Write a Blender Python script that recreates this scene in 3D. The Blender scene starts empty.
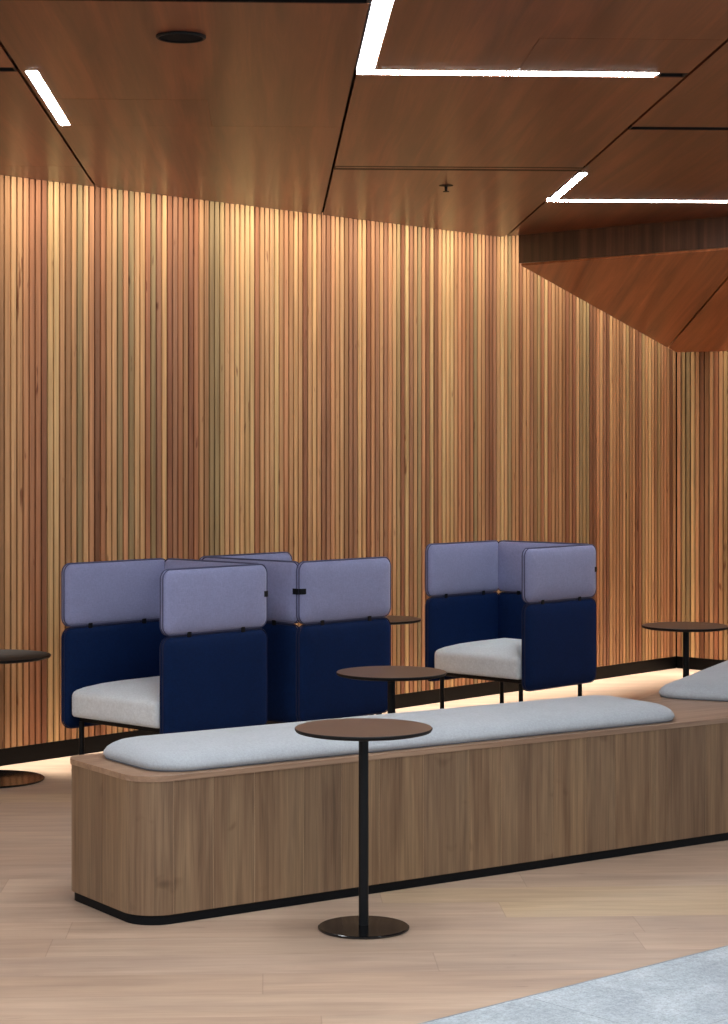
import bpy, bmesh, math, random
from mathutils import Vector, Matrix
random.seed(7)
C = bpy.context.scene.collection
SC = bpy.context.scene

# ------------------------------------------------------------------ frames
EYE = 1.6
F = 2020.0; CX = 364.0; YH = 447.0
U2 = Vector((2200 - CX, F)).normalized()          # along the slatted wall
V2 = Vector((U2.y, -U2.x))                        # out of the slatted wall
W0 = Vector((-1.8228, 10.1158))                   # a point of the wall foot
UC = 6.07                                         # where the return wall stands
def wp(u, v, z=0.0):
    q = W0 + U2 * u + V2 * v
    return Vector((q.x, q.y, z))
E2 = Vector((1, .0475)).normalized(); G2 = Vector((-.0475, 1)).normalized()
def eg(e, g, z=0.0):
    q = E2 * e + G2 * g
    return Vector((q.x, q.y, z))
def on_height(x, y, h):
    d = F * (EYE - h) / (y - YH)
    return Vector(((x - CX) / F * d, d, h))
WALL_ROT = math.atan2(U2.y, U2.x)
HC = 2.947

# ------------------------------------------------------------------ helpers
def obj(name, bm, mats, parent=None, smooth=None):
    me = bpy.data.meshes.new(name)
    bmesh.ops.recalc_face_normals(bm, faces=bm.faces[:])
    if smooth is not None:
        for f in bm.faces: f.smooth = True
        for e in bm.edges:
            if len(e.link_faces) == 2 and e.calc_face_angle(0) > smooth: e.smooth = False
    bm.to_mesh(me); bm.free()
    for m in (mats if isinstance(mats, (list, tuple)) else [mats]): me.materials.append(m)
    o = bpy.data.objects.new(name, me); C.objects.link(o)
    if parent: o.parent = parent
    return o
def tag(o, label, cat, group=None):
    o['label'] = label; o['category'] = cat
    if group: o['group'] = group
    return o
def thing(name, label, cat, loc=(0, 0, 0), rotz=0, group=None):
    o = bpy.data.objects.new(name, None); C.objects.link(o)
    o.empty_display_size = .1
    o.location = loc; o.rotation_euler = (0, 0, rotz)
    return tag(o, label, cat, group)
def struct(name, bm, mats, smooth=None):
    o = obj(name, bm, mats, None, smooth); o['kind'] = 'structure'; return o
def copy_tree(o, parent=None):
    c = o.copy(); C.objects.link(c)
    if parent: c.parent = parent
    for ch in list(o.children): copy_tree(ch, c)
    return c
def prism(bm, pts, z0, z1, mi=0, tone=None):
    """vertical prism over a 2D outline; z0/z1 may be callables of (x,y)"""
    g0 = z0 if callable(z0) else (lambda x, y: z0)
    g1 = z1 if callable(z1) else (lambda x, y: z1)
    a = [bm.verts.new((p[0], p[1], g0(p[0], p[1]))) for p in pts]
    b = [bm.verts.new((p[0], p[1], g1(p[0], p[1]))) for p in pts]
    fs = [bm.faces.new(a[::-1]), bm.faces.new(b)]
    n = len(pts)
    for i in range(n): fs.append(bm.faces.new((a[i], a[(i + 1) % n], b[(i + 1) % n], b[i])))
    for f in fs:
        f.material_index = mi
        if tone: f[tone[0]] = tone[1]
    return fs
def boxm(bm, M, sx, sy, sz, mi=0, bev=0.0):
    """a box centred on matrix M"""
    r = bmesh.ops.create_cube(bm, size=1.0, matrix=M @ Matrix.Diagonal((sx, sy, sz, 1)))
    if bev:
        es = list({e for v in r['verts'] for e in v.link_edges})
        r2 = bmesh.ops.bevel(bm, geom=es, offset=bev, segments=3, affect='EDGES', profile=.5)
    else:
        for f in {f for v in r['verts'] for f in v.link_faces}: f.material_index = mi
def box(bm, c, sx, sy, sz, bev=0.0, mi=0): boxm(bm, Matrix.Translation(c), sx, sy, sz, mi, bev)
def lathe(bm, prof, n=64, c=(0, 0, 0)):
    """closed profile [(r,z)...] from axis to axis"""
    rings = []
    for r, z in prof:
        if r < 1e-6: rings.append([bm.verts.new((c[0], c[1], c[2] + z))])
        else: rings.append([bm.verts.new((c[0] + r * math.cos(2 * math.pi * k / n), c[1] + r * math.sin(2 * math.pi * k / n), c[2] + z)) for k in range(n)])
    for a, b in zip(rings, rings[1:]):
        for k in range(n):
            k2 = (k + 1) % n
            if len(a) == 1: bm.faces.new((a[0], b[k], b[k2]))
            elif len(b) == 1: bm.faces.new((a[k], b[0], a[k2]))
            else: bm.faces.new((a[k], b[k], b[k2], a[k2]))
def rrect(w, h, r, n=8):
    """rounded rectangle outline, centred, always 4*(n+1) points"""
    r = max(r, .0005); pts = []
    for cx, cy, a0 in ((w / 2 - r, h / 2 - r, 0), (-w / 2 + r, h / 2 - r, 90), (-w / 2 + r, -h / 2 + r, 180), (w / 2 - r, -h / 2 + r, 270)):
        for k in range(n + 1):
            a = math.radians(a0 + 90 * k / n)
            pts.append((cx + r * math.cos(a), cy + r * math.sin(a)))
    return pts
def pad(bm, w, h, r, rings, M=Matrix.Identity(4), n=8):
    """stack of rounded-rect loops: rings = [(inset, z)...], first and last are capped"""
    loops = []
    for ins, z in rings:
        loops.append([bm.verts.new(M @ Vector((x, y, z))) for x, y in rrect(w - 2 * ins, h - 2 * ins, r - ins * .8 if r - ins * .8 > .004 else .004, n)])
    for a, b in zip(loops, loops[1:]):
        for k in range(len(a)):
            k2 = (k + 1) % len(a)
            bm.faces.new((a[k], a[k2], b[k2], b[k]))
    bm.faces.new(loops[0][::-1]); bm.faces.new(loops[-1])
def tube(bm, pts, r, n=8, closed=False):
    m = len(pts); rings = []
    for i in range(m):
        p = Vector(pts[i])
        if closed: t = Vector(pts[(i + 1) % m]) - Vector(pts[i - 1])
        else: t = Vector(pts[min(i + 1, m - 1)]) - Vector(pts[max(i - 1, 0)])
        t.normalize()
        up = Vector((0, 0, 1)) if abs(t.z) < .95 else Vector((1, 0, 0))
        # keep a steady frame for planar closed loops
        a = t.cross(tube.ref if tube.ref is not None else up)
        if a.length < 1e-4: a = t.cross(up)
        a.normalize(); b = t.cross(a)
        rings.append([bm.verts.new(p + a * (r * math.cos(2 * math.pi * k / n)) + b * (r * math.sin(2 * math.pi * k / n))) for k in range(n)])
    rr = list(zip(rings, rings[1:])) + ([(rings[-1], rings[0])] if closed else [])
    for a, b in rr:
        for k in range(n): bm.faces.new((a[k], a[(k + 1) % n], b[(k + 1) % n], b[k]))
    if not closed: bm.faces.new(rings[0][::-1]); bm.faces.new(rings[-1])
tube.ref = None
def clip(poly, n, d):
    """keep the side n.p <= d"""
    out = []
    for i in range(len(poly)):
        a, b = poly[i], poly[(i + 1) % len(poly)]
        da, db = n.dot(a) - d, n.dot(b) - d
        if da <= 0: out.append(a)
        if (da < 0 < db) or (db < 0 < da): out.append(a + (b - a) * (da / (da - db)))
    return out

# ------------------------------------------------------------------ materials
def lin(c):
    c = [x / 255 for x in c]
    return tuple(x / 12.92 if x <= .04045 else ((x + .055) / 1.055) ** 2.4 for x in c) + (1,)
class NT:
    def __init__(s, name):
        s.m = bpy.data.materials.new(name); s.m.use_nodes = True
        s.t = s.m.node_tree; s.b = s.t.nodes['Principled BSDF']
        s.tc = s.n('ShaderNodeTexCoord')
    def n(s, ty, **kw):
        x = s.t.nodes.new(ty)
        for k, v in kw.items():
            if k[0] == '_': x.inputs[k[1:].replace('_', ' ')].default_value = v
            else: setattr(x, k, v)
        return x
    def l(s, a, b): s.t.links.new(a, b)
    def set(s, **kw):
        for k, v in kw.items(): s.b.inputs[k.replace('_', ' ')].default_value = v
    def mapping(s, rot=0, scale=(1, 1, 1)):
        a = s.n('ShaderNodeMapping', vector_type='POINT'); a.inputs['Rotation'].default_value = (0, 0, rot)
        s.l(s.tc.outputs['Object'], a.inputs['Vector'])
        b = s.n('ShaderNodeMapping', vector_type='POINT'); b.inputs['Scale'].default_value = scale
        s.l(a.outputs[0], b.inputs['Vector'])
        return b.outputs[0]
    def noise(s, vec, scale=1, detail=4, rough=.55, dist=0):
        x = s.n('ShaderNodeTexNoise', _Scale=scale, _Detail=detail, _Roughness=rough, _Distortion=dist)
        if vec is not None: s.l(vec, x.inputs['Vector'])
        return x.outputs[0]
    def ramp(s, fac, stops, interp='LINEAR'):
        x = s.n('ShaderNodeValToRGB'); x.color_ramp.interpolation = interp
        e = x.color_ramp.elements
        while len(e) < len(stops): e.new(.5)
        for i, (p, c) in enumerate(stops): e[i].position = p; e[i].color = c if len(c) == 4 else lin(c)
        s.l(fac, x.inputs[0]); return x.outputs[0]
    def mix(s, fac, a, b, mode='MIX'):
        x = s.n('ShaderNodeMix', data_type='RGBA', blend_type=mode)
        for i, v in ((0, fac), (6, a), (7, b)):
            if hasattr(v, 'is_output'): s.l(v, x.inputs[i])
            else: x.inputs[i].default_value = v
        return x.outputs[2]
    def math(s, op, a, b=0.0, c=None):
        x = s.n('ShaderNodeMath', operation=op)
        for i, v in enumerate((a, b) if c is None else (a, b, c)):
            if hasattr(v, 'is_output'): s.l(v, x.inputs[i])
            else: x.inputs[i].default_value = v
        return x.outputs[0]
    def maprange(s, v, a, b, c, d):
        x = s.n('ShaderNodeMapRange'); s.l(v, x.inputs[0])
        for i, q in enumerate((a, b, c, d)): x.inputs[i + 1].default_value = q
        return x.outputs[0]
    def color(s, c): s.l(c, s.b.inputs['Base Color'])
    def bump(s, h, strength=.2, dist=.002):
        x = s.n('ShaderNodeBump', _Strength=strength, _Distance=dist)
        s.l(h, x.inputs['Height']); s.l(x.outputs[0], s.b.inputs['Normal'])

def gray(v): return (v, v, v, 1)

def mat_slats():
    t = NT('cedar_slats'); t.set(Roughness=.5)
    t.b.inputs['Specular IOR Level'].default_value = .35
    rnd = t.n('ShaderNodeNewGeometry').outputs['Random Per Island']
    base = t.ramp(rnd, [(0, (142, 100, 76)), (.05, (196, 152, 114)), (.17, (206, 164, 124)), (.28, (202, 150, 114)), (.39, (180, 152, 112)), (.47, (216, 182, 136)),
                        (.55, (166, 122, 96)), (.64, (164, 124, 92)), (.73, (162, 140, 106)), (.79, (176, 124, 94)), (.87, (214, 172, 128)), (.95, (152, 104, 80))], 'CONSTANT')
    w = t.n('ShaderNodeTexWhiteNoise', noise_dimensions='1D'); t.l(rnd, w.inputs['W'])
    c = t.n('ShaderNodeCombineXYZ'); t.l(t.math('MULTIPLY', rnd, 91.0), c.inputs[2])
    ad = t.n('ShaderNodeVectorMath', operation='ADD'); t.l(t.mapping(0, (1, 1, 1)), ad.inputs[0]); t.l(c.outputs[0], ad.inputs[1])
    sc = t.n('ShaderNodeMapping'); sc.inputs['Scale'].default_value = (70, 70, 1.3); t.l(ad.outputs[0], sc.inputs['Vector'])
    g = t.noise(sc.outputs[0], 1, 5, .6)
    sc2 = t.n('ShaderNodeMapping'); sc2.inputs['Scale'].default_value = (4, 4, .9); t.l(ad.outputs[0], sc2.inputs['Vector'])
    g2 = t.noise(sc2.outputs[0], 1, 2, .5)
    col = t.mix(1.0, base, t.ramp(g, [(.25, gray(.62)), (.7, gray(1.18))]), 'MULTIPLY')
    col = t.mix(1.0, col, t.ramp(g2, [(.3, (.84, .78, .72, 1)), (.5, (1, 1, 1, 1)), (.7, (1.1, 1.12, 1.08, 1))]), 'MULTIPLY')
    sc3 = t.n('ShaderNodeMapping'); sc3.inputs['Scale'].default_value = (26, 26, 5); t.l(ad.outputs[0], sc3.inputs['Vector'])
    kn = t.noise(sc3.outputs[0], 1, 2, .5)
    col = t.mix(1.0, col, t.ramp(kn, [(.24, (.42, .3, .26, 1)), (.31, gray(1))]), 'MULTIPLY')
    col = t.mix(1.0, col, (.95, .875, .765, 1), 'MULTIPLY')
    t.color(col); t.bump(g, .08)
    return t.m
def mat_veneer(name, rot, stops, sx=16, sy=.7, rough=.22, spec=.5, tone_attr=None, sz=None):
    """wood with the grain along local y after the rotation"""
    t = NT(name); t.set(Roughness=rough); t.b.inputs['Specular IOR Level'].default_value = spec
    sz = sx if sz is None else sz
    v = t.mapping(rot, (sx, sy, sz))
    if tone_attr:
        at = t.n('ShaderNodeAttribute', attribute_name=tone_attr).outputs['Fac']
        c = t.n('ShaderNodeCombineXYZ'); t.l(t.math('MULTIPLY', at, 37.0), c.inputs[0]); t.l(t.math('MULTIPLY', at, 11.0), c.inputs[1])
        ad = t.n('ShaderNodeVectorMath', operation='ADD'); t.l(v, ad.inputs[0]); t.l(c.outputs[0], ad.inputs[1]); v = ad.outputs[0]
    g = t.noise(v, 1, 6, .6, .6)
    col = t.ramp(g, [(.33, stops[0]), (.5, stops[1]), (.68, stops[2])])
    fine = t.noise(t.mapping(rot, (sx * 9, sy * 3, sz * 9)), 1, 3, .6)
    col = t.mix(1.0, col, t.ramp(fine, [(.25, gray(.84)), (.75, gray(1.1))]), 'MULTIPLY')
    if tone_attr:
        col = t.mix(1.0, col, t.ramp(at, [(0, gray(.9)), (1, gray(1.1))]), 'MULTIPLY')
    t.color(col); t.bump(fine, .008)
    return t.m
def mat_planks():
    """walnut cladding: upright grain, one tone per plank"""
    t = NT('walnut_cladding'); t.set(Roughness=.42); t.b.inputs['Specular IOR Level'].default_value = .35
    rnd = t.n('ShaderNodeNewGeometry').outputs['Random Per Island']
    c = t.n('ShaderNodeCombineXYZ'); t.l(t.math('MULTIPLY', rnd, 53.0), c.inputs[2]); t.l(t.math('MULTIPLY', rnd, 17.0), c.inputs[0])
    ad = t.n('ShaderNodeVectorMath', operation='ADD'); t.l(t.mapping(0, (1, 1, 1)), ad.inputs[0]); t.l(c.outputs[0], ad.inputs[1])
    def sm(s, d, dist=0.):
        m = t.n('ShaderNodeMapping'); m.inputs['Scale'].default_value = s; t.l(ad.outputs[0], m.inputs['Vector'])
        return t.noise(m.outputs[0], 1, d, .58, dist)
    big = sm((14, 14, 1.2), 3, .5); mid = sm((90, 90, 2.2), 5, .3); fine = sm((240, 240, 5), 3)
    col = t.ramp(big, [(.28, (104, 79, 58)), (.45, (122, 96, 73)), (.6, (134, 108, 82)), (.78, (118, 95, 74))])
    col = t.mix(1.0, col, t.ramp(mid, [(.3, gray(.72)), (.55, gray(1.02)), (.8, gray(1.14))]), 'MULTIPLY')
    col = t.mix(1.0, col, t.ramp(fine, [(.3, gray(.84)), (.7, gray(1.1))]), 'MULTIPLY')
    kn = sm((6, 6, 7), 2, .3)
    col = t.mix(1.0, col, t.ramp(kn, [(.2, (.55, .5, .47, 1)), (.34, gray(1))]), 'MULTIPLY')
    col = t.mix(1.0, col, t.ramp(rnd, [(0, (.86, .85, .86, 1)), (.5, (1.02, 1, .98, 1)), (1, (1.12, 1.09, 1.03, 1))]), 'MULTIPLY')
    t.color(col); t.bump(fine, .05)
    return t.m
def mat_floor():
    t = NT('oak_floor'); t.set(Roughness=.38); t.b.inputs['Specular IOR Level'].default_value = .4
    rot = -math.atan2(E2.y, E2.x)
    v = t.mapping(rot, (1, 1, 1))
    sp = t.n('ShaderNodeSeparateXYZ'); t.l(v, sp.inputs[0])
    yy = t.math('DIVIDE', t.math('ADD', sp.outputs[1], .12), .232)
    row = t.math('FLOOR', yy); fy = t.math('FRACT', yy)
    w1 = t.n('ShaderNodeTexWhiteNoise', noise_dimensions='1D'); t.l(row, w1.inputs['W'])
    xx = t.math('ADD', t.math('DIVIDE', sp.outputs[0], 1.9), t.math('MULTIPLY', w1.outputs[0], 7.0))
    colm = t.math('FLOOR', xx); fx = t.math('FRACT', xx)
    cb = t.n('ShaderNodeCombineXYZ'); t.l(row, cb.inputs[0]); t.l(colm, cb.inputs[1])
    w2 = t.n('ShaderNodeTexWhiteNoise', noise_dimensions='2D'); t.l(cb.outputs[0], w2.inputs['Vector'])
    rid = w2.outputs[0]
    base = t.ramp(rid, [(0, (168, 141, 120)), (.25, (180, 155, 134)), (.5, (173, 146, 125)), (.75, (186, 161, 139)), (.93, (172, 147, 128)), (1, (188, 162, 130))])
    off = t.n('ShaderNodeCombineXYZ'); t.l(t.math('MULTIPLY', rid, 61.0), off.inputs[0]); t.l(t.math('MULTIPLY', rid, 23.0), off.inputs[1])
    ad = t.n('ShaderNodeVectorMath', operation='ADD'); t.l(v, ad.inputs[0]); t.l(off.outputs[0], ad.inputs[1])
    def sm(s, d, dist=0.):
        m = t.n('ShaderNodeMapping'); m.inputs['Scale'].default_value = s; t.l(ad.outputs[0], m.inputs['Vector'])
        return t.noise(m.outputs[0], 1, d, .55, dist)
    g = sm((1.3, 17, 1), 5, .8); fine = sm((5, 110, 1), 3); blot = sm((1.6, 6, 1), 3, .5)
    col = t.mix(1.0, base, t.ramp(g, [(.3, (.86, .83, .82, 1)), (.6, (1.03, 1.03, 1.03, 1))]), 'MULTIPLY')
    col = t.mix(1.0, col, t.ramp(fine, [(.3, gray(.93)), (.7, gray(1.05))]), 'MULTIPLY')
    col = t.mix(1.0, col, t.ramp(blot, [(.3, (.82, .81, .82, 1)), (.6, gray(1.04))]), 'MULTIPLY')
    kn = sm((5, 13, 1), 3, .4)
    col = t.mix(1.0, col, t.ramp(kn, [(.22, (.6, .55, .53, 1)), (.31, gray(1))]), 'MULTIPLY')
    ey = t.math('MINIMUM', fy, t.math('SUBTRACT', 1.0, fy)); ex = t.math('MINIMUM', fx, t.math('SUBTRACT', 1.0, fx))
    gap = t.math('MINIMUM', t.maprange(ey, 0, .010, .0, 1), t.maprange(ex, 0, .0014, .0, 1))
    col = t.mix(1.0, col, t.ramp(gap, [(0, (.74, .70, .68, 1)), (1, gray(1))]), 'MULTIPLY')
    t.color(col); t.bump(t.math('ADD', t.math('MULTIPLY', gap, .6), t.math('MULTIPLY', fine, .25)), .12)
    return t.m
def mat_stone():
    t = NT('grey_granite'); t.set(Roughness=.55)
    d = Vector((2696 - CX, F)).normalized()
    v = t.mapping(-math.atan2(d.y, d.x), (1, 1, 1))
    a = t.noise(v, 160, 3, .7); b = t.noise(v, 5, 5, .65, .6); c = t.noise(v, 45, 3, .6)
    col = t.ramp(b, [(.3, (146, 153, 160)), (.5, (159, 167, 173)), (.68, (176, 183, 188))])
    col = t.mix(1.0, col, t.ramp(a, [(.35, gray(.72)), (.5, gray(1)), (.68, gray(1.22))]), 'MULTIPLY')
    col = t.mix(1.0, col, t.ramp(c, [(.35, gray(.88)), (.65, gray(1.1))]), 'MULTIPLY')
    br = t.n('ShaderNodeTexBrick', offset=.5, _Scale=1.0, _Mortar_Size=.0022, _Brick_Width=1.2, _Row_Height=.6)
    br.inputs['Color1'].default_value = gray(.95); br.inputs['Color2'].default_value = gray(1.05); br.inputs['Mortar'].default_value = gray(.62)
    t.l(v, br.inputs['Vector'])
    t.color(t.mix(1.0, col, br.outputs['Color'], 'MULTIPLY')); t.bump(a, .12)
    return t.m
def mat_fabric(name, c, rough=.9, var=.1, sheen=.25, weave=420, sheen_tint=None):
    t = NT(name); t.set(Roughness=rough, Sheen_Weight=sheen, Sheen_Roughness=.5)
    t.b.inputs['Specular IOR Level'].default_value = .15
    if sheen_tint: t.b.inputs['Sheen Tint'].default_value = lin(sheen_tint)
    o = t.tc.outputs['Object']
    mx = t.n('ShaderNodeMapping'); mx.inputs['Scale'].default_value = (weave * .25, weave, weave); t.l(o, mx.inputs['Vector'])
    my = t.n('ShaderNodeMapping'); my.inputs['Scale'].default_value = (weave, weave * .25, weave * .25); t.l(o, my.inputs['Vector'])
    n = t.math('MULTIPLY', t.math('ADD', t.noise(mx.outputs[0], 1, 2), t.noise(my.outputs[0], 1, 2)), .5)
    big = t.noise(o, 9, 3)
    col = t.mix(1.0, lin(c), t.ramp(n, [(.35, gray(1 - var * 1.6)), (.65, gray(1 + var * 1.6))]), 'MULTIPLY')
    col = t.mix(1.0, col, t.ramp(big, [(.3, gray(1 - var * .5)), (.7, gray(1 + var * .5))]), 'MULTIPLY')
    t.color(col); t.bump(n, .25, .001)
    return t.m
def mat_plain(name, c, rough=.5, metal=0, spec=.5, grain=.06):
    t = NT(name); t.set(Roughness=rough, Metallic=metal); t.b.inputs['Specular IOR Level'].default_value = spec
    n = t.noise(t.tc.outputs['Object'], 60, 3)
    t.color(t.mix(1.0, lin(c), t.ramp(n, [(.3, gray(1 - grain)), (.7, gray(1 + grain))]), 'MULTIPLY'))
    return t.m
def mat_emit(name, c, s):
    t = NT(name); t.set(Roughness=.6)
    t.b.inputs['Base Color'].default_value = (.8, .8, .8, 1)
    t.b.inputs['Emission Color'].default_value = c; t.b.inputs['Emission Strength'].default_value = s
    return t.m

M_slat = mat_slats()
M_back = mat_plain('slat_backing', (10, 7, 6), .9, spec=.1)
M_skirt = mat_plain('black_skirting', (6, 6, 7), .45, spec=.12)
GR = -math.atan2(E2.y, E2.x)
M_ceil = mat_veneer('ceiling_veneer', GR, [(66, 31, 18), (93, 48, 29), (124, 67, 42)], 12, .5, .30, spec=.2, tone_attr='tone')
M_soff = mat_veneer('soffit_veneer', 0.0, [(116, 62, 34), (146, 84, 48), (172, 104, 64)], 12, .5, .32, sz=0.0)
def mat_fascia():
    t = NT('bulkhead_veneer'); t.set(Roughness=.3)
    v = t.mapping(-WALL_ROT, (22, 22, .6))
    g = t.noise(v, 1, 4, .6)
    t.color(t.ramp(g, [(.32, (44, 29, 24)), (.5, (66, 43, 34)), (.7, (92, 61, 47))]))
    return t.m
M_fascia = mat_fascia()
M_void = mat_plain('ceiling_void', (10, 9, 9), .9)
M_floor = mat_floor(); M_stone = mat_stone()
M_plank = mat_planks()
M_edge = mat_plain('pale_joint', (190, 160, 128), .6)
BD = Vector((2973, F)).normalized()               # along the bench
BN = Vector((BD.y, -BD.x))
M_top = mat_veneer('walnut_worktop', math.pi / 2 - math.atan2(BD.y, BD.x), [(128, 98, 76), (147, 116, 92), (163, 132, 107)], 26, 1.4, .36, spec=.5)
M_plinth = mat_plain('black_plinth', (6, 7, 10), .6, spec=.15)
M_cush = mat_fabric('pale_grey_wool', (163, 166, 171), .95, .07, .2, 300)
M_welt = mat_fabric('grey_welt', (110, 114, 122), .95, .07, .1, 300)
M_seat = mat_fabric('light_grey_weave', (222, 229, 234), .95, .06, .2, 260)
M_lilac = mat_fabric('lilac_weave', (144, 147, 184), .9, .06, .3, 260)
M_lilacp = mat_fabric('lilac_piping', (78, 80, 112), .9, .06, .2, 260)
M_navy = mat_fabric('navy_velvet', (5, 29, 68), .8, .12, .16, 200, (40, 90, 190))
M_navyp = mat_fabric('navy_piping', (12, 22, 60), .8, .06, .2, 200)
M_black = mat_plain('black_powder_coat', (8, 9, 12), .5, spec=.22)
M_gloss = mat_plain('black_gloss_steel', (10, 10, 12), .16)
M_tabtop = mat_plain('brown_table_laminate', (84, 63, 52), .38, spec=.4)
M_strip = mat_emit('strip_diffuser', (.92, .97, 1.0, 1), 100.0)
M_grille = mat_plain('speaker_grille', (10, 10, 12), .8, spec=.1)

# ------------------------------------------------------------------ the setting
bm = bmesh.new()
prism(bm, [(-7, -4), (9, -4), (9, 18), (-7, 18)], -.06, 0)
struct('floor', bm, M_floor)
a = on_height(422.5, 1023.9, 0).xy; b = on_height(728, 946.4, 0).xy
sd = (b - a).normalized(); sn = Vector((sd.y, -sd.x))
bm = bmesh.new()
q0 = a - sd * 5; q1 = a + sd * 9
prism(bm, [q0, q0 + sn * 6, q1 + sn * 6, q1], .0, .003)
struct('floor_stone', bm, M_stone)
bm = bmesh.new()
prism(bm, [q0, q0 + sn * .004, q1 + sn * .004, q1], .0, .004)
struct('trim_1', bm, mat_plain('steel_edge', (150, 152, 155), .4, .6))

PITCH, GAP, DEP, ZB, ZT = .0392, .0112, .040, .088, 3.2
def slat_wall(name, frame, n0, n1, x0, x1, off=0.0):
    """frame(s, out, z) -> world; slats on a dark backing"""
    bm = bmesh.new()
    for i in range(n0, n1):
        s = i * PITCH + off
        j = random.uniform(-.0006, .0006)
        p = [frame(s + GAP / 2 + j, -DEP, 0), frame(s + PITCH - GAP / 2 + j, -DEP, 0), frame(s + PITCH - GAP / 2 + j, 0, 0), frame(s + GAP / 2 + j, 0, 0)]
        prism(bm, [q.xy for q in p], ZB, ZT, 0)
    p = [frame(x0, -DEP - .001, 0), frame(x1, -DEP - .001, 0), frame(x1, -DEP - .05, 0), frame(x0, -DEP - .05, 0)]
    prism(bm, [q.xy for q in p], 0, 3.3, 1)
    return struct(name, bm, [M_slat, M_back])
slat_wall('wall_back', lambda s, o, z: wp(s, o, z), -90, int(UC / PITCH), -3.6, UC + .10, UC - int(UC / PITCH) * PITCH - .006)
slat_wall('wall_right', lambda s, o, z: wp(UC - o, s, z), 0, 100, -.12, 3.95)
for nm, p in (('baseboard_back', [wp(-3.6, -.023), wp(UC, -.023), wp(UC, -.006), wp(-3.6, -.006)]),
              ('baseboard_right', [wp(UC + .023, -.0), wp(UC + .023, 3.95), wp(UC + .006, 3.95), wp(UC + .006, -.0)])):
    bm = bmesh.new(); prism(bm, [q.xy for q in p], 0, ZB - .002); struct(nm, bm, M_skirt)

# ceiling: veneered panels with shadow gaps, cut off short of the slatted wall and at the bulkhead
SLOT, UF = .09, 3.91
eA, eB, eC = -.892, .313, 1.52
SG, CH = .012, .085            # shadow gap, channel width
def panel(bm, tone, e0, e1, g0, g1, layer):
    poly = [eg(e0, g0).xy, eg(e1, g0).xy, eg(e1, g1).xy, eg(e0, g1).xy]
    poly = clip(poly, -V2, -(V2.dot(W0) + SLOT)); 
    if len(poly) > 2: poly = clip(poly, U2, U2.dot(W0) + UF)
    if len(poly) > 2: prism(bm, poly, HC, HC + .014, 0, (layer, tone))
bm = bmesh.new(); lay = bm.faces.layers.float.new('tone')
h = SG / 2; c = CH / 2; k = .0012
CF = 4.9                       # the wooden ceiling ends here, over the edge of the taller lobby
cols = [(-4.52, -3.31, [(4.8, c), (7.25, c), (9.8, k)]), (-3.31, -2.10, [(3.6, c), (6.1, c), (8.6, c)]), (-2.10, eA, [(4.8, c), (7.26, c), (9.75, k)]),
        (eA, eB, None), (eB, eC, None), (eC, 2.73, [(3.5, c), (5.95, c), (8.47, c), (10.99, c)]), (2.73, 3.94, [(4.8, c), (7.3, c), (9.8, c)]), (3.94, 5.15, [(3.6, c), (6.1, c)])]
tones = [.3, .6, .45, 0, 0, .55, .3, .7]
for ti, (e0, e1, br) in enumerate(cols):
    if br is None: continue
    g = CF; hw0 = 0
    for gb, hw in br + [(16, 0)]:
        if gb <= CF + .1: continue
        panel(bm, tones[ti] + random.uniform(-.2, .2), e0 + h, e1 - h, g + hw0, gb - hw, lay); g, hw0 = gb, hw
# column between A and B, with its stepped joint
panel(bm, .4, eA + h, eB - h, CF, 6.09 - c, lay)
panel(bm, .5, eA + h + .06, -.234 - k, 6.09 + c, 7.86 - k, lay); panel(bm, .5, -.234 - k, eB - h, 6.09 + c, 8.50 - k, lay)
panel(bm, .5, eA + h, eA + h + .06, 6.09 + c, 7.29, lay); panel(bm, .35, eA + h, eA + h + .06, 8.51, 16, lay)
panel(bm, .5, eA + h, eA + .0225, 7.29, 8.51, lay)
panel(bm, .35, eA + h + .06, -.234 - k * 2, 7.86 + k, 8.50, lay)
panel(bm, .35, eA + h + .06, eB - h, 8.50 + k, 16, lay)
# column between B and C
panel(bm, .3, eB + .066, .894 - k, CF, 7.256 - .044, lay); panel(bm, .3, .894 - k, eC - h, CF, 6.62 - k, lay)
panel(bm, .3, .894 + k, eC - h, 6.62 + k, 7.256 - .044, lay)
panel(bm, .5, eB + h, eC - h, 7.256 + .044, 9.74 - .07, lay); panel(bm, .6, eB + h, eC - h, 9.74 + .07, 16, lay)
o = struct('ceiling', bm, M_ceil)

# dark void above the panels, with the lip of the light slot
bm = bmesh.new()
poly = [eg(-4.6, CF).xy, eg(6.4, CF).xy, eg(6.4, 16).xy, eg(-4.6, 16).xy]
poly = clip(poly, -V2, -(V2.dot(W0) + SLOT + .001)); poly = clip(poly, U2, U2.dot(W0) + UF - .001)
prism(bm, poly, HC + .045, HC + .06)
prism(bm, [wp(-3.6, SLOT + .001).xy, wp(UF, SLOT + .001).xy, wp(UF, SLOT + .012).xy, wp(-3.6, SLOT + .012).xy], HC + .0142, HC + .19)
struct('ceiling_void', bm, M_void)
bm = bmesh.new()
poly = [Vector((-9, CF)), Vector((9, CF)), Vector((9, 18)), Vector((-9, 18))]
poly = clip(poly, -V2, -(V2.dot(W0) - .08)); poly = clip(poly, U2, U2.dot(W0) + UC + .08)
prism(bm, poly, 3.30, 3.34)
prism(bm, [(-6, CF - .02), (6.2, CF - .02), (6.2, CF - .001), (-6, CF - .001)], HC - .01, 3.34)
struct('sky_block_slab', bm, M_void)  # unseen slab, added to keep sky light out of the wall slot

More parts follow.
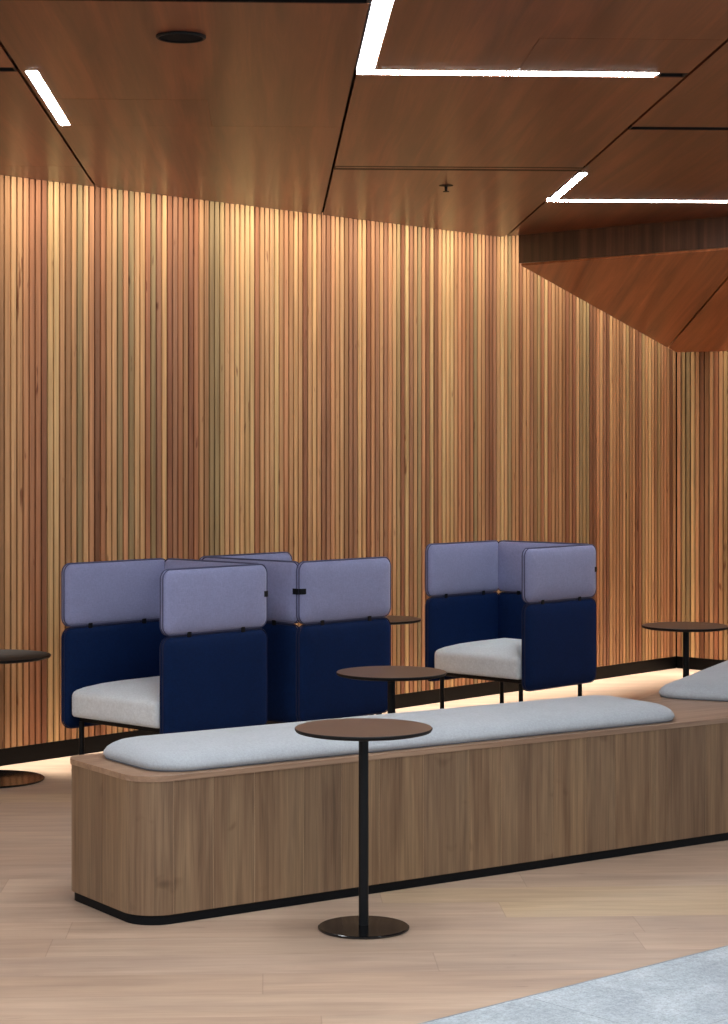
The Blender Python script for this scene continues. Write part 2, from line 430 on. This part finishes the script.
# bulkhead on the right: upright fascia and a soffit that falls towards the return wall
ZF = 2.757; KS = .2505
def soff_z(x, y):
    q = Vector((x, y)) - W0
    return ZF - KS * (q.dot(U2) - UF)
def on_soffit(x, y):
    # intersect the sight line with the sloping soffit plane
    d0 = Vector(((x - CX) / F, 1)); s = -(y - YH) / F
    # EYE + s*d = ZF - KS*((d0*d - W0).U2 - UF)
    d = (ZF - KS * (-W0.dot(U2) - UF) - EYE) / (s + KS * d0.dot(U2))
    return Vector((d0.x * d, d))
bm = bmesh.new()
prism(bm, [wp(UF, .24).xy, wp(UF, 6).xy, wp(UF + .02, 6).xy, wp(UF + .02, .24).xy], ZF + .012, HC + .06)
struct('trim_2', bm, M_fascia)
P = wp(UF + .014, .249).xy
Q = on_soffit(676, 352.3); R = on_soffit(728, 351.2); R2 = R + (R - Q) * 1.2
s1 = on_soffit(728, 277.5); s2 = on_soffit(668, 347.5); sdir = (s1 - s2).normalized()
s1 = s2 + sdir * ((UF + .014 - (s2 - W0).dot(U2)) / sdir.dot(U2))
S = wp(UF + .014, 6).xy
hw = Vector((-sdir.y, sdir.x)) * .006
tri = lambda x, y: soff_z(x, y) + .014
bm = bmesh.new()
if hw.dot(P - s2) < 0: hw = -hw
prism(bm, [P, s2 + hw, s1 + hw], soff_z, tri)
prism(bm, [s2 - hw, Q, R2, S, s1 - hw], soff_z, tri)
M_soff.node_tree.nodes  # grain runs with the joint
for nd in M_soff.node_tree.nodes:
    if nd.type == 'MAPPING' and nd.inputs['Vector'].links and nd.inputs['Vector'].links[0].from_node.type == 'TEX_COORD': nd.inputs['Rotation'].default_value[2] = math.pi / 2 - math.atan2(sdir.y, sdir.x)
struct('ceiling_soffit', bm, M_soff)
bm = bmesh.new()
cen = (P + Q + R2 + S) / 4
prism(bm, [p + (cen - p).normalized() * .05 for p in (P, Q, R2, S)], lambda x, y: soff_z(x, y) + .05, lambda x, y: soff_z(x, y) + .06)
struct('ceiling_void_2', bm, M_void)

# ------------------------------------------------------------------ ceiling fittings
def strip_poly(bm, e0, e1, g0, g1, z0, z1): prism(bm, [eg(e0, g0).xy, eg(e1, g0).xy, eg(e1, g1).xy, eg(e0, g1).xy], z0, z1)
def strip_light(label, boxes):
    e0, e1, g0, g1 = boxes[0]
    t = thing('strip_light', label, 'ceiling light', eg((e0 + e1) / 2, (g0 + g1) / 2, HC), 0, 'strip lights in the ceiling')
    inv = Matrix.Translation(-t.location)
    bm = bmesh.new()
    for bx in boxes: strip_poly(bm, bx[0] + .004, bx[1] - .004, bx[2] + .004, bx[3] - .004, HC - .001, HC + .012)
    bm.transform(inv); obj('diffuser', bm, M_strip, t)
    bm = bmesh.new()
    for bx in boxes: strip_poly(bm, bx[0], bx[1], bx[2], bx[3], HC + .0125, HC + .0445)
    bm.transform(inv); obj('housing', bm, M_black, t)
    return t
strip_light('long white L-shaped strip light running across the ceiling and off the top edge', [(eB + .004, eB + .062, CF + .02, 7.29), (eB + .058, 1.405, 7.222, 7.29)])
strip_light('short straight white strip light in the ceiling seam at upper left', [(eA + .024, eA + .066, 7.295, 8.505)])
strip_light('white V-shaped strip light in the ceiling by the dark bulkhead', [(eC + .004, eC + .054, 9.88, 11.02), (eC + .050, 2.72, 10.965, 11.02)])
def slot_vent(label, e0, e1, g, w, double=False):
    t = thing('slot_vent', label, 'vent', eg((e0 + e1) / 2, g, HC), 0, 'black slot vents in the ceiling')
    inv = Matrix.Translation(-t.location)
    bm = bmesh.new()
    strip_poly(bm, e0, e1, g - w / 2, g + w / 2, HC + .016, HC + .03)
    bm.transform(inv); obj('backing', bm, M_void, t)
    bm = bmesh.new()
    fw = .034 if double else .008
    lo = [[bm.verts.new(eg(e, gg, z)) for e, gg in ((e0 + q, g - w / 2 + q2), (e1 - q, g - w / 2 + q2), (e1 - q, g + w / 2 - q2), (e0 + q, g + w / 2 - q2))] for q, q2, z in ((0, 0, HC + .0005), (.008, fw, HC + .0005), (.008, fw, HC + .0155), (0, 0, HC + .0155))]
    for a_, b_ in zip(lo, lo[1:] + lo[:1]):
        for k_ in range(4): bm.faces.new((a_[k_], a_[(k_ + 1) % 4], b_[(k_ + 1) % 4], b_[k_]))
    bm.transform(inv); obj('frame', bm, M_black, t)
    if double:
        bm = bmesh.new(); strip_poly(bm, e0, e1, g - .024, g + .024, HC + .001, HC + .012)
        bm.transform(inv); obj('blade', bm, M_ceil, t)
slot_vent('double black slot vent crossing the ceiling in front of the sprinkler', eB + h, eC + .06, 9.74, .138, True)
slot_vent('single black slot vent in the ceiling near the right edge', eC + h, 2.72, 8.47, .08)
slot_vent('black slot vent along the top edge of the photo above the round speaker', eA + h, eB - h, 6.09, .08)
slot_vent('short black slot vent at the left edge beside the straight strip light', -2.09, eA - h, 7.26, .08)
slot_vent('stub of black slot at the right end of the long strip light', 1.409, eC - h, 7.256, .075)

p = on_height(181, 36, HC)
t = thing('ceiling_speaker', 'round black speaker set flush in the wooden ceiling', 'speaker', p)
bm = bmesh.new(); lathe(bm, [(0, -.004), (.070, -.004), (.072, -.001), (.072, .0), (0, .0)]); obj('grille', bm, M_grille, t, .6)
bm = bmesh.new(); lathe(bm, [(.0725, .0), (.0725, -.008), (.078, -.009), (.082, -.005), (.082, 0), (.0725, 0)]); obj('rim', bm, M_black, t, .6)
p = on_height(446, 185.5, HC)
t = thing('fire_sprinkler', 'small black fire sprinkler head poking down from the ceiling', 'sprinkler', p)
bm = bmesh.new(); lathe(bm, [(0, -.005), (.020, -.005), (.036, -.002), (.037, 0), (0, 0)], 32); obj('escutcheon', bm, M_black, t, .6)
bm = bmesh.new(); lathe(bm, [(0, -.03), (.006, -.03), (.008, -.006), (.011, -.005), (0, -.005)], 24); obj('nozzle', bm, M_black, t, .6)
bm = bmesh.new(); lathe(bm, [(0, -.033), (.016, -.033), (.016, -.030), (0, -.030)], 24); obj('deflector', bm, M_black, t, .6)

# ------------------------------------------------------------------ bench
BL = Vector((-1.054, 7.19)) - BD * .021; BWID = .586
WD = Vector((908, F)).normalized(); WN = Vector((WD.y, -WD.x))
PI_ = BL + BD * 2.688
bis = (BN + WN); bis = bis / bis.length * (BWID / bis.normalized().dot(BN))
PO = PI_ + bis
WLEN = 2.1
def fillet(pts, rad, n=10):
    """round chosen corners of a closed 2D outline"""
    out = []
    m = len(pts)
    for i in range(m):
        p, r = pts[i], rad[i]
        if r <= 0: out.append(p.copy()); continue
        a = (pts[i - 1] - p).normalized(); b = (pts[(i + 1) % m] - p).normalized()
        ang = math.acos(max(-1, min(1, a.dot(b)))); tl = r / math.tan(ang / 2)
        cen = p + (a + b).normalized() * (r / math.sin(ang / 2))
        v0 = (p + a * tl) - cen; v1 = (p + b * tl) - cen
        tot = math.atan2(v0.x * v1.y - v0.y * v1.x, v0.dot(v1))
        for k_ in range(n + 1):
            th = tot * k_ / n; cs, sn_ = math.cos(th), math.sin(th)
            out.append(cen + Vector((v0.x * cs - v0.y * sn_, v0.x * sn_ + v0.y * cs)))
    return out
def bench_outline(ins):
    f0 = BL + BD * ins + BN * ins; f1 = BL + BD * ins + BN * (BWID - ins)
    po = PO - bis / BWID * ins; pi = PI_ + bis / BWID * ins
    e1 = PI_ + WD * (WLEN - ins) + WN * (BWID - ins); e0 = PI_ + WD * (WLEN - ins) + WN * ins
    return fillet([f0, f1, po, e1, e0, pi], [.08 - ins * .5, .125 - ins, 0, .125 - ins, .08 - ins, 0], 12)
BH = .5
bench = thing('bench', 'long low walnut bench with rounded end and black plinth', 'bench', (0, 0, 0))
bo = Vector((BL.x + BN.x * .29, BL.y + BN.y * .29, 0)); bench.location = bo
binv = Matrix.Translation(-bo)
bm = bmesh.new(); prism(bm, bench_outline(.013), 0, .034); bm.transform(binv); obj('plinth', bm, M_plinth, bench, .6)
bm = bmesh.new(); fs = prism(bm, bench_outline(.0), BH - .019, BH)
es = [e for e in bm.edges if abs(e.verts[0].co.z - e.verts[1].co.z) < 1e-6]
bmesh.ops.bevel(bm, geom=es, offset=.0015, segments=2, affect='EDGES')
bm.transform(binv); obj('worktop', bm, M_top, bench, .6)
# cladding planks round the body
out = bench_outline(.004)
i0 = 13      # walk: start on the end face (after the back-left fillet) and go round anticlockwise in order of the outline
path = out[:] + [out[0]]
seg = [0]
for a, b in zip(path, path[1:]): seg.append(seg[-1] + (b - a).length)
total = seg[-1]
def at_len(s):
    for i in range(len(seg) - 1):
        if seg[i + 1] >= s: return path[i] + (path[i + 1] - path[i]) * ((s - seg[i]) / max(1e-9, seg[i + 1] - seg[i]))
    return path[-1]
# joints seen on the long face, turned into distances along it
FL = BL + BD * .004 + BN * (BWID - .004)
def s_front(x):
    kx = (x - CX) / F
    s = (kx * FL.y - FL.x) / (BD.x - kx * BD.y)
    p_ = FL + BD * s
    best = min(range(2000), key=lambda i: (at_len(total * i / 2000) - p_).length)
    return total * best / 2000
cuts = sorted(s_front(x) for x in (174, 214, 255, 304, 342, 380, 424, 469, 502, 553, 586, 615.5, 655, 667, 706))
first, last = cuts[0], cuts[-1]
s = first - .16
while s > .02: cuts.append(s); s -= random.choice((.11, .15, .19))
s = last + .15
while s < total - .05: cuts.append(s); s += random.choice((.10, .14, .16, .2))
cuts = sorted(cuts); cuts.append(cuts[0] + total)
bm = bmesh.new()
Z0, Z1 = .034, BH - .0195
for a, b in zip(cuts, cuts[1:]):
    a2, b2 = a + .0009, b - .0009
    ss = [a2] + sorted([q for q in (seg + [x + total for x in seg]) if a2 + 1e-4 < q < b2 - 1e-4]) + [b2]
    o_ = []; i_ = []
    for q in ss:
        q0 = at_len((q - .0005) % total); q1 = at_len((q + .0005) % total); pq = at_len(q % total)
        tt = (q1 - q0).normalized(); nn = Vector((-tt.y, tt.x))
        o_.append(pq); i_.append(pq + nn * .012)
    prism(bm, o_ + i_[::-1], Z0, Z1, 0)
prism(bm, bench_outline(.0052), Z0 + .0005, Z1 - .0005, 1)
bm.transform(binv); obj('cladding', bm, [M_plank, M_edge], bench, .6)

def cushion(label, cen, rotz, ln, wd, hgt, r=.11):
    bm = bmesh.new()
    rings = [(.03, 0), (.008, .004), (0, .014), (.003, .025), (.012, .037), (.028, .048), (.052, .058), (.09, .066), (.14, .071), (.2, hgt), (.25, hgt + .001)]
    pad(bm, ln, wd, r, rings, n=12)
    o = obj('bench_cushion', bm, M_cush, None, 1.2)
    o.location = (cen.x, cen.y, BH + .0005); o.rotation_euler = (0, 0, rotz)
    tag(o, label, 'cushion', 'seat pads on the bench')
    # seam round the foot of the pad
    bm = bmesh.new(); tube.ref = Vector((0, 0, 1))
    tube(bm, [(x, y, .0035) for x, y in rrect(ln - .018, wd - .018, r - .006, 12)], .003, 6, True); tube.ref = None
    obj('welt', bm, M_welt, o, .8)
    return o
L0, L1 = .093, 2.50
cushion('long pale grey seat pad lying on the bench beside the front table', BL + BD * (L0 + L1) / 2 + BN * .29, math.atan2(BD.y, BD.x), L1 - L0, .53, .074, .14)
cushion('pale grey seat pad at the right edge on the bench beyond the gap', PI_ + WD * (.19 + .78) + WN * .30, math.atan2(WD.y, WD.x), 1.56, .53, .074, .12)

# ------------------------------------------------------------------ tables
def make_table(name, label, x, y, hgt, rt, rb, group=None, mtop=None):
    t = thing(name, label, 'side table', (x, y, 0), 0, group or 'round side tables')
    bm = bmesh.new(); lathe(bm, [(0, 0), (rb - .004, 0), (rb, .003), (rb, .007), (rb - .004, .0095), (.05, .012), (.03, .013), (0, .013)], 96)
    obj('base', bm, M_gloss, t, .5)
    bm = bmesh.new(); lathe(bm, [(0, .0125), (.0164, .0125), (.0164, hgt - .0165), (0, hgt - .0165)], 32); obj('pole', bm, M_black, t, .6)
    bm = bmesh.new(); lathe(bm, [(0, hgt - .0015), (rt - .0035, hgt - .0015), (rt - .0022, hgt), (0, hgt)], 128); o = obj('tabletop', bm, mtop or M_tabtop, t, .5)
    bm = bmesh.new(); lathe(bm, [(0, hgt - .016), (rt - .02, hgt - .016), (rt - .004, hgt - .012), (rt, hgt - .006), (rt, hgt - .002), (rt - .002, hgt - .0005), (rt - .0035, hgt - .0016), (0, hgt - .0016)], 128)
    e = obj('edge', bm, M_black, o, .5)
    bm = bmesh.new(); lathe(bm, [(0, hgt - .026), (.05, hgt - .026), (.055, hgt - .0162), (0, hgt - .0162)], 48); obj('mounting_plate', bm, M_black, t, .5)
    return t
TH, TR, TB = .669, .229, .152
tb = make_table('side_table', 'round brown topped side table standing in front of the bench', (363.6 - CX) / F * 6.71, 6.71, TH, TR, TB)
def copy_table(label, x, y):
    o = copy_tree(tb); o.location = (x, y, 0); o['label'] = label; return o
copy_table('round brown topped side table just behind the long seat pad', (391.5 - CX) / F * 8.37, 8.37)
copy_table('round brown topped side table by the wall corner at far right', (686 - CX) / F * 10.54, 10.54)
copy_table('round side table mostly hidden between two navy booth chairs near the wall', (379 - CX) / F * 10.95, 10.95)
make_table('side_table', 'wide low round side table cut off by the left edge of the photo', (-9 - CX) / F * 9.70, 9.70, .60, .285, .255, None, mat_plain('charcoal_table_laminate', (26, 23, 22), .6, spec=.12))

# ------------------------------------------------------------------ booth chairs
CL, CW, CHT, CHM, CHN = .668, .745, 1.04, .745, .258
def plate(w, h, r, t, parent, name, M, mat, matp, label=None):
    """upholstered panel standing in its own x-z plane"""
    R = M @ Matrix.Rotation(math.pi / 2, 4, 'X')
    bm = bmesh.new(); half = [(.0, .006), (.004, .0125), (.012, .0185), (.028, .0235), (.055, .0275), (.09, .0295), (.13, .030)]
    rings = [(i, -z) for i, z in half[::-1]] + half
    pad(bm, w, h, r, rings, R, 8)
    o = obj(name, bm, mat, parent, 1.0)
    bm = bmesh.new()
    tube.ref = (R.to_3x3() @ Vector((0, 0, 1))).normalized()
    for zz in (.0085, -.0085):
        tube(bm, [R @ Vector((x, y, zz)) for x, y in rrect(w + .004, h + .004, r, 8)], .0032, 6, True)
    tube.ref = None
    obj('piping', bm, matp, o, .9)
    return o
def make_chair(label):
    t = thing('booth_chair', label, 'chair', (0, 0, 0), 0, 'booth chairs along the slatted wall')
    T = .046
    Rz = Matrix.Rotation(math.pi / 2, 4, 'Z')
    spec = []
    for sgn in (-1, 1):
        spec.append((CL - .006, Matrix.Translation((-.003, sgn * (CW / 2 - T / 2), 0))))
    spec.append((CW - .056, Matrix.Translation((CL / 2 - T / 2, 0, 0)) @ Rz))
    for i, (w, M) in enumerate(spec):
        hi = CHT - CHM; lo = CHM - .012 - CHN
        up = plate(w, hi, .045, T, t, 'headrest_panel', M @ Matrix.Translation((0, 0, CHM + hi / 2)), M_lilac, M_lilacp, None)
        up['label'] = 'lilac upper screen panel'
        dn = plate(w, lo, .05, T, t, 'arm_panel' if i < 2 else 'back_panel', M @ Matrix.Translation((0, 0, CHN + lo / 2)), M_navy, M_navyp, None)
        dn['label'] = 'navy velvet lower panel'
        for sx in (-.26, .26):
            bm = bmesh.new(); boxm(bm, M @ Matrix.Translation((w * sx, 0, CHM - .006)), .026, .030, .030, 0, .004)
            obj('connector', bm, M_black, t, .6)
    # straps tying the back to the arms at the outer corners
    for sgn in (-1, 1):
        bm = bmesh.new(); z = .90; y0 = sgn * (CW / 2 + .001); x0 = CL / 2 + .001
        pts = [(x0 - .055, y0), (x0 - .02, y0), (x0 - .006, y0 - sgn * .006), (x0, y0 - sgn * .02), (x0, y0 - sgn * .055)]
        inn = [(x0 - .055, y0 - sgn * .005), (x0 - .02, y0 - sgn * .005), (x0 - .0095, y0 - sgn * .0095), (x0 - .005, y0 - sgn * .02), (x0 - .005, y0 - sgn * .055)]
        prism(bm, pts + inn[::-1], z - .014, z + .014)
        obj('strap', bm, M_black, t, .7)
    # seat, dark pan, rails and legs
    sw = CW - 2 * T - .022; sdp = CL - T - .0
    bm = bmesh.new()
    rings = [(.02, 0), (.008, .003), (.001, .014), (0, .03), (0, .092), (.002, .108), (.008, .119), (.02, .128), (.05, .141), (.11, .160), (.18, .174), (.25, .180)]
    pad(bm, sdp, sw, .035, rings, Matrix.Translation((-T / 2 + .006, 0, SEAT_Z)), 8)
    obj('seat', bm, M_seat, t, 1.0)['label'] = 'light grey seat cushion'
    bm = bmesh.new(); boxm(bm, Matrix.Translation((-.0, 0, SEAT_Z - .013)), sdp - .06, sw - .04, .024, 0, .004); obj('seat_pan', bm, M_black, t, .6)
    lx, ly = .275, .285
    for sx in (-1, 1):
        for sy in (-1, 1):
            bm = bmesh.new(); lathe(bm, [(0, 0), (.011, 0), (.0125, .002), (.0125, SEAT_Z - .025), (0, SEAT_Z - .025)], 20, (sx * lx, sy * ly, 0))
            lg = obj('leg', bm, M_black, t, .6)
    return t
SEAT_Z = .315
pA = Vector((-.951, 9.646)); pC = Vector((.843, 11.582)); pB = Vector((-.357, 10.26))
chair = make_chair('navy and lilac booth chair nearest the left edge, pale seat facing left')
chair.location = (pA.x, pA.y, 0); chair.rotation_euler = (0, 0, WALL_ROT)
o = copy_tree(chair); o.location = (pC.x, pC.y, 0); o['label'] = 'navy and lilac booth chair on its own at right, pale seat facing left'
o = copy_tree(chair); o.location = (pB.x, pB.y, 0); o.rotation_euler = (0, 0, WALL_ROT + math.pi)
o['label'] = 'navy and lilac booth chair turned away, back to back with the left one, seat hidden'

# ------------------------------------------------------------------ light
def area(name, loc, direction, along, sx, sy, power, col, spread=180):
    d = bpy.data.lights.new(name, 'AREA'); d.shape = 'RECTANGLE'; d.size = sx; d.size_y = sy
    d.energy = power; d.color = col; d.spread = math.radians(spread)
    o = bpy.data.objects.new(name, d); C.objects.link(o)
    z = -Vector(direction).normalized(); x = Vector(along).normalized(); y = z.cross(x).normalized(); x = y.cross(z)
    o.matrix_world = Matrix.Translation(loc) @ Matrix((x, y, z)).transposed().to_4x4()
    return o
SKY = 3.1
WARM = (1.0, .945, .85)
U3 = Vector((U2.x, U2.y, 0)); V3 = Vector((V2.x, V2.y, 0))
area('wall_wash_light', wp(1.3, .048, 3.22), -Vector((0, 0, 1)), U3, 9.4, .03, 95, WARM, 26)
area('wall_wash_light', wp(UC - .06, 2.1, 3.22), -Vector((0, 0, 1)), V3, 3.4, .03, 60, (1, .88, .78), 30)

# daylight of the tall lobby behind the camera: bright overhead, dim at the horizon
w = bpy.data.worlds.new('World'); SC.world = w; w.use_nodes = True
nt = w.node_tree; bg = nt.nodes['Background']
tc = nt.nodes.new('ShaderNodeTexCoord'); sp = nt.nodes.new('ShaderNodeSeparateXYZ'); nt.links.new(tc.outputs['Generated'], sp.inputs[0])
cr = nt.nodes.new('ShaderNodeValToRGB'); el = cr.color_ramp.elements
mr = nt.nodes.new('ShaderNodeMapRange'); mr.inputs[1].default_value = -1; nt.links.new(sp.outputs[2], mr.inputs[0]); nt.links.new(mr.outputs[0], cr.inputs[0])
el[0].position = .46; el[0].color = (.10, .10, .10, 1); el[1].position = .62; el[1].color = (.24, .26, .28, 1)
for p_, c_ in ((.5, (.14, .145, .15, 1)), (.8, (.90, .955, 1.0, 1)),): e_ = el.new(p_); e_.color = c_
nt.links.new(cr.outputs[0], bg.inputs[0]); bg.inputs[1].default_value = SKY

# ------------------------------------------------------------------ camera
cd = bpy.data.cameras.new('camera'); cam = bpy.data.objects.new('camera', cd); C.objects.link(cam)
cam.location = (0, 0, EYE); cam.rotation_euler = (math.pi / 2, 0, 0)
cd.sensor_fit = 'AUTO'; cd.sensor_width = 36; cd.lens = F * 36 / 1024
cd.shift_y = -(512 - YH) / 1024; cd.clip_end = 200
SC.camera = cam
vs = SC.view_settings; vs.view_transform = 'Standard'; vs.look = 'None'; vs.gamma = 1; vs.use_curve_mapping = False; vs.exposure = 0
SC.cycles.use_denoising = True
SC.cycles.max_bounces = 10; SC.cycles.diffuse_bounces = 6
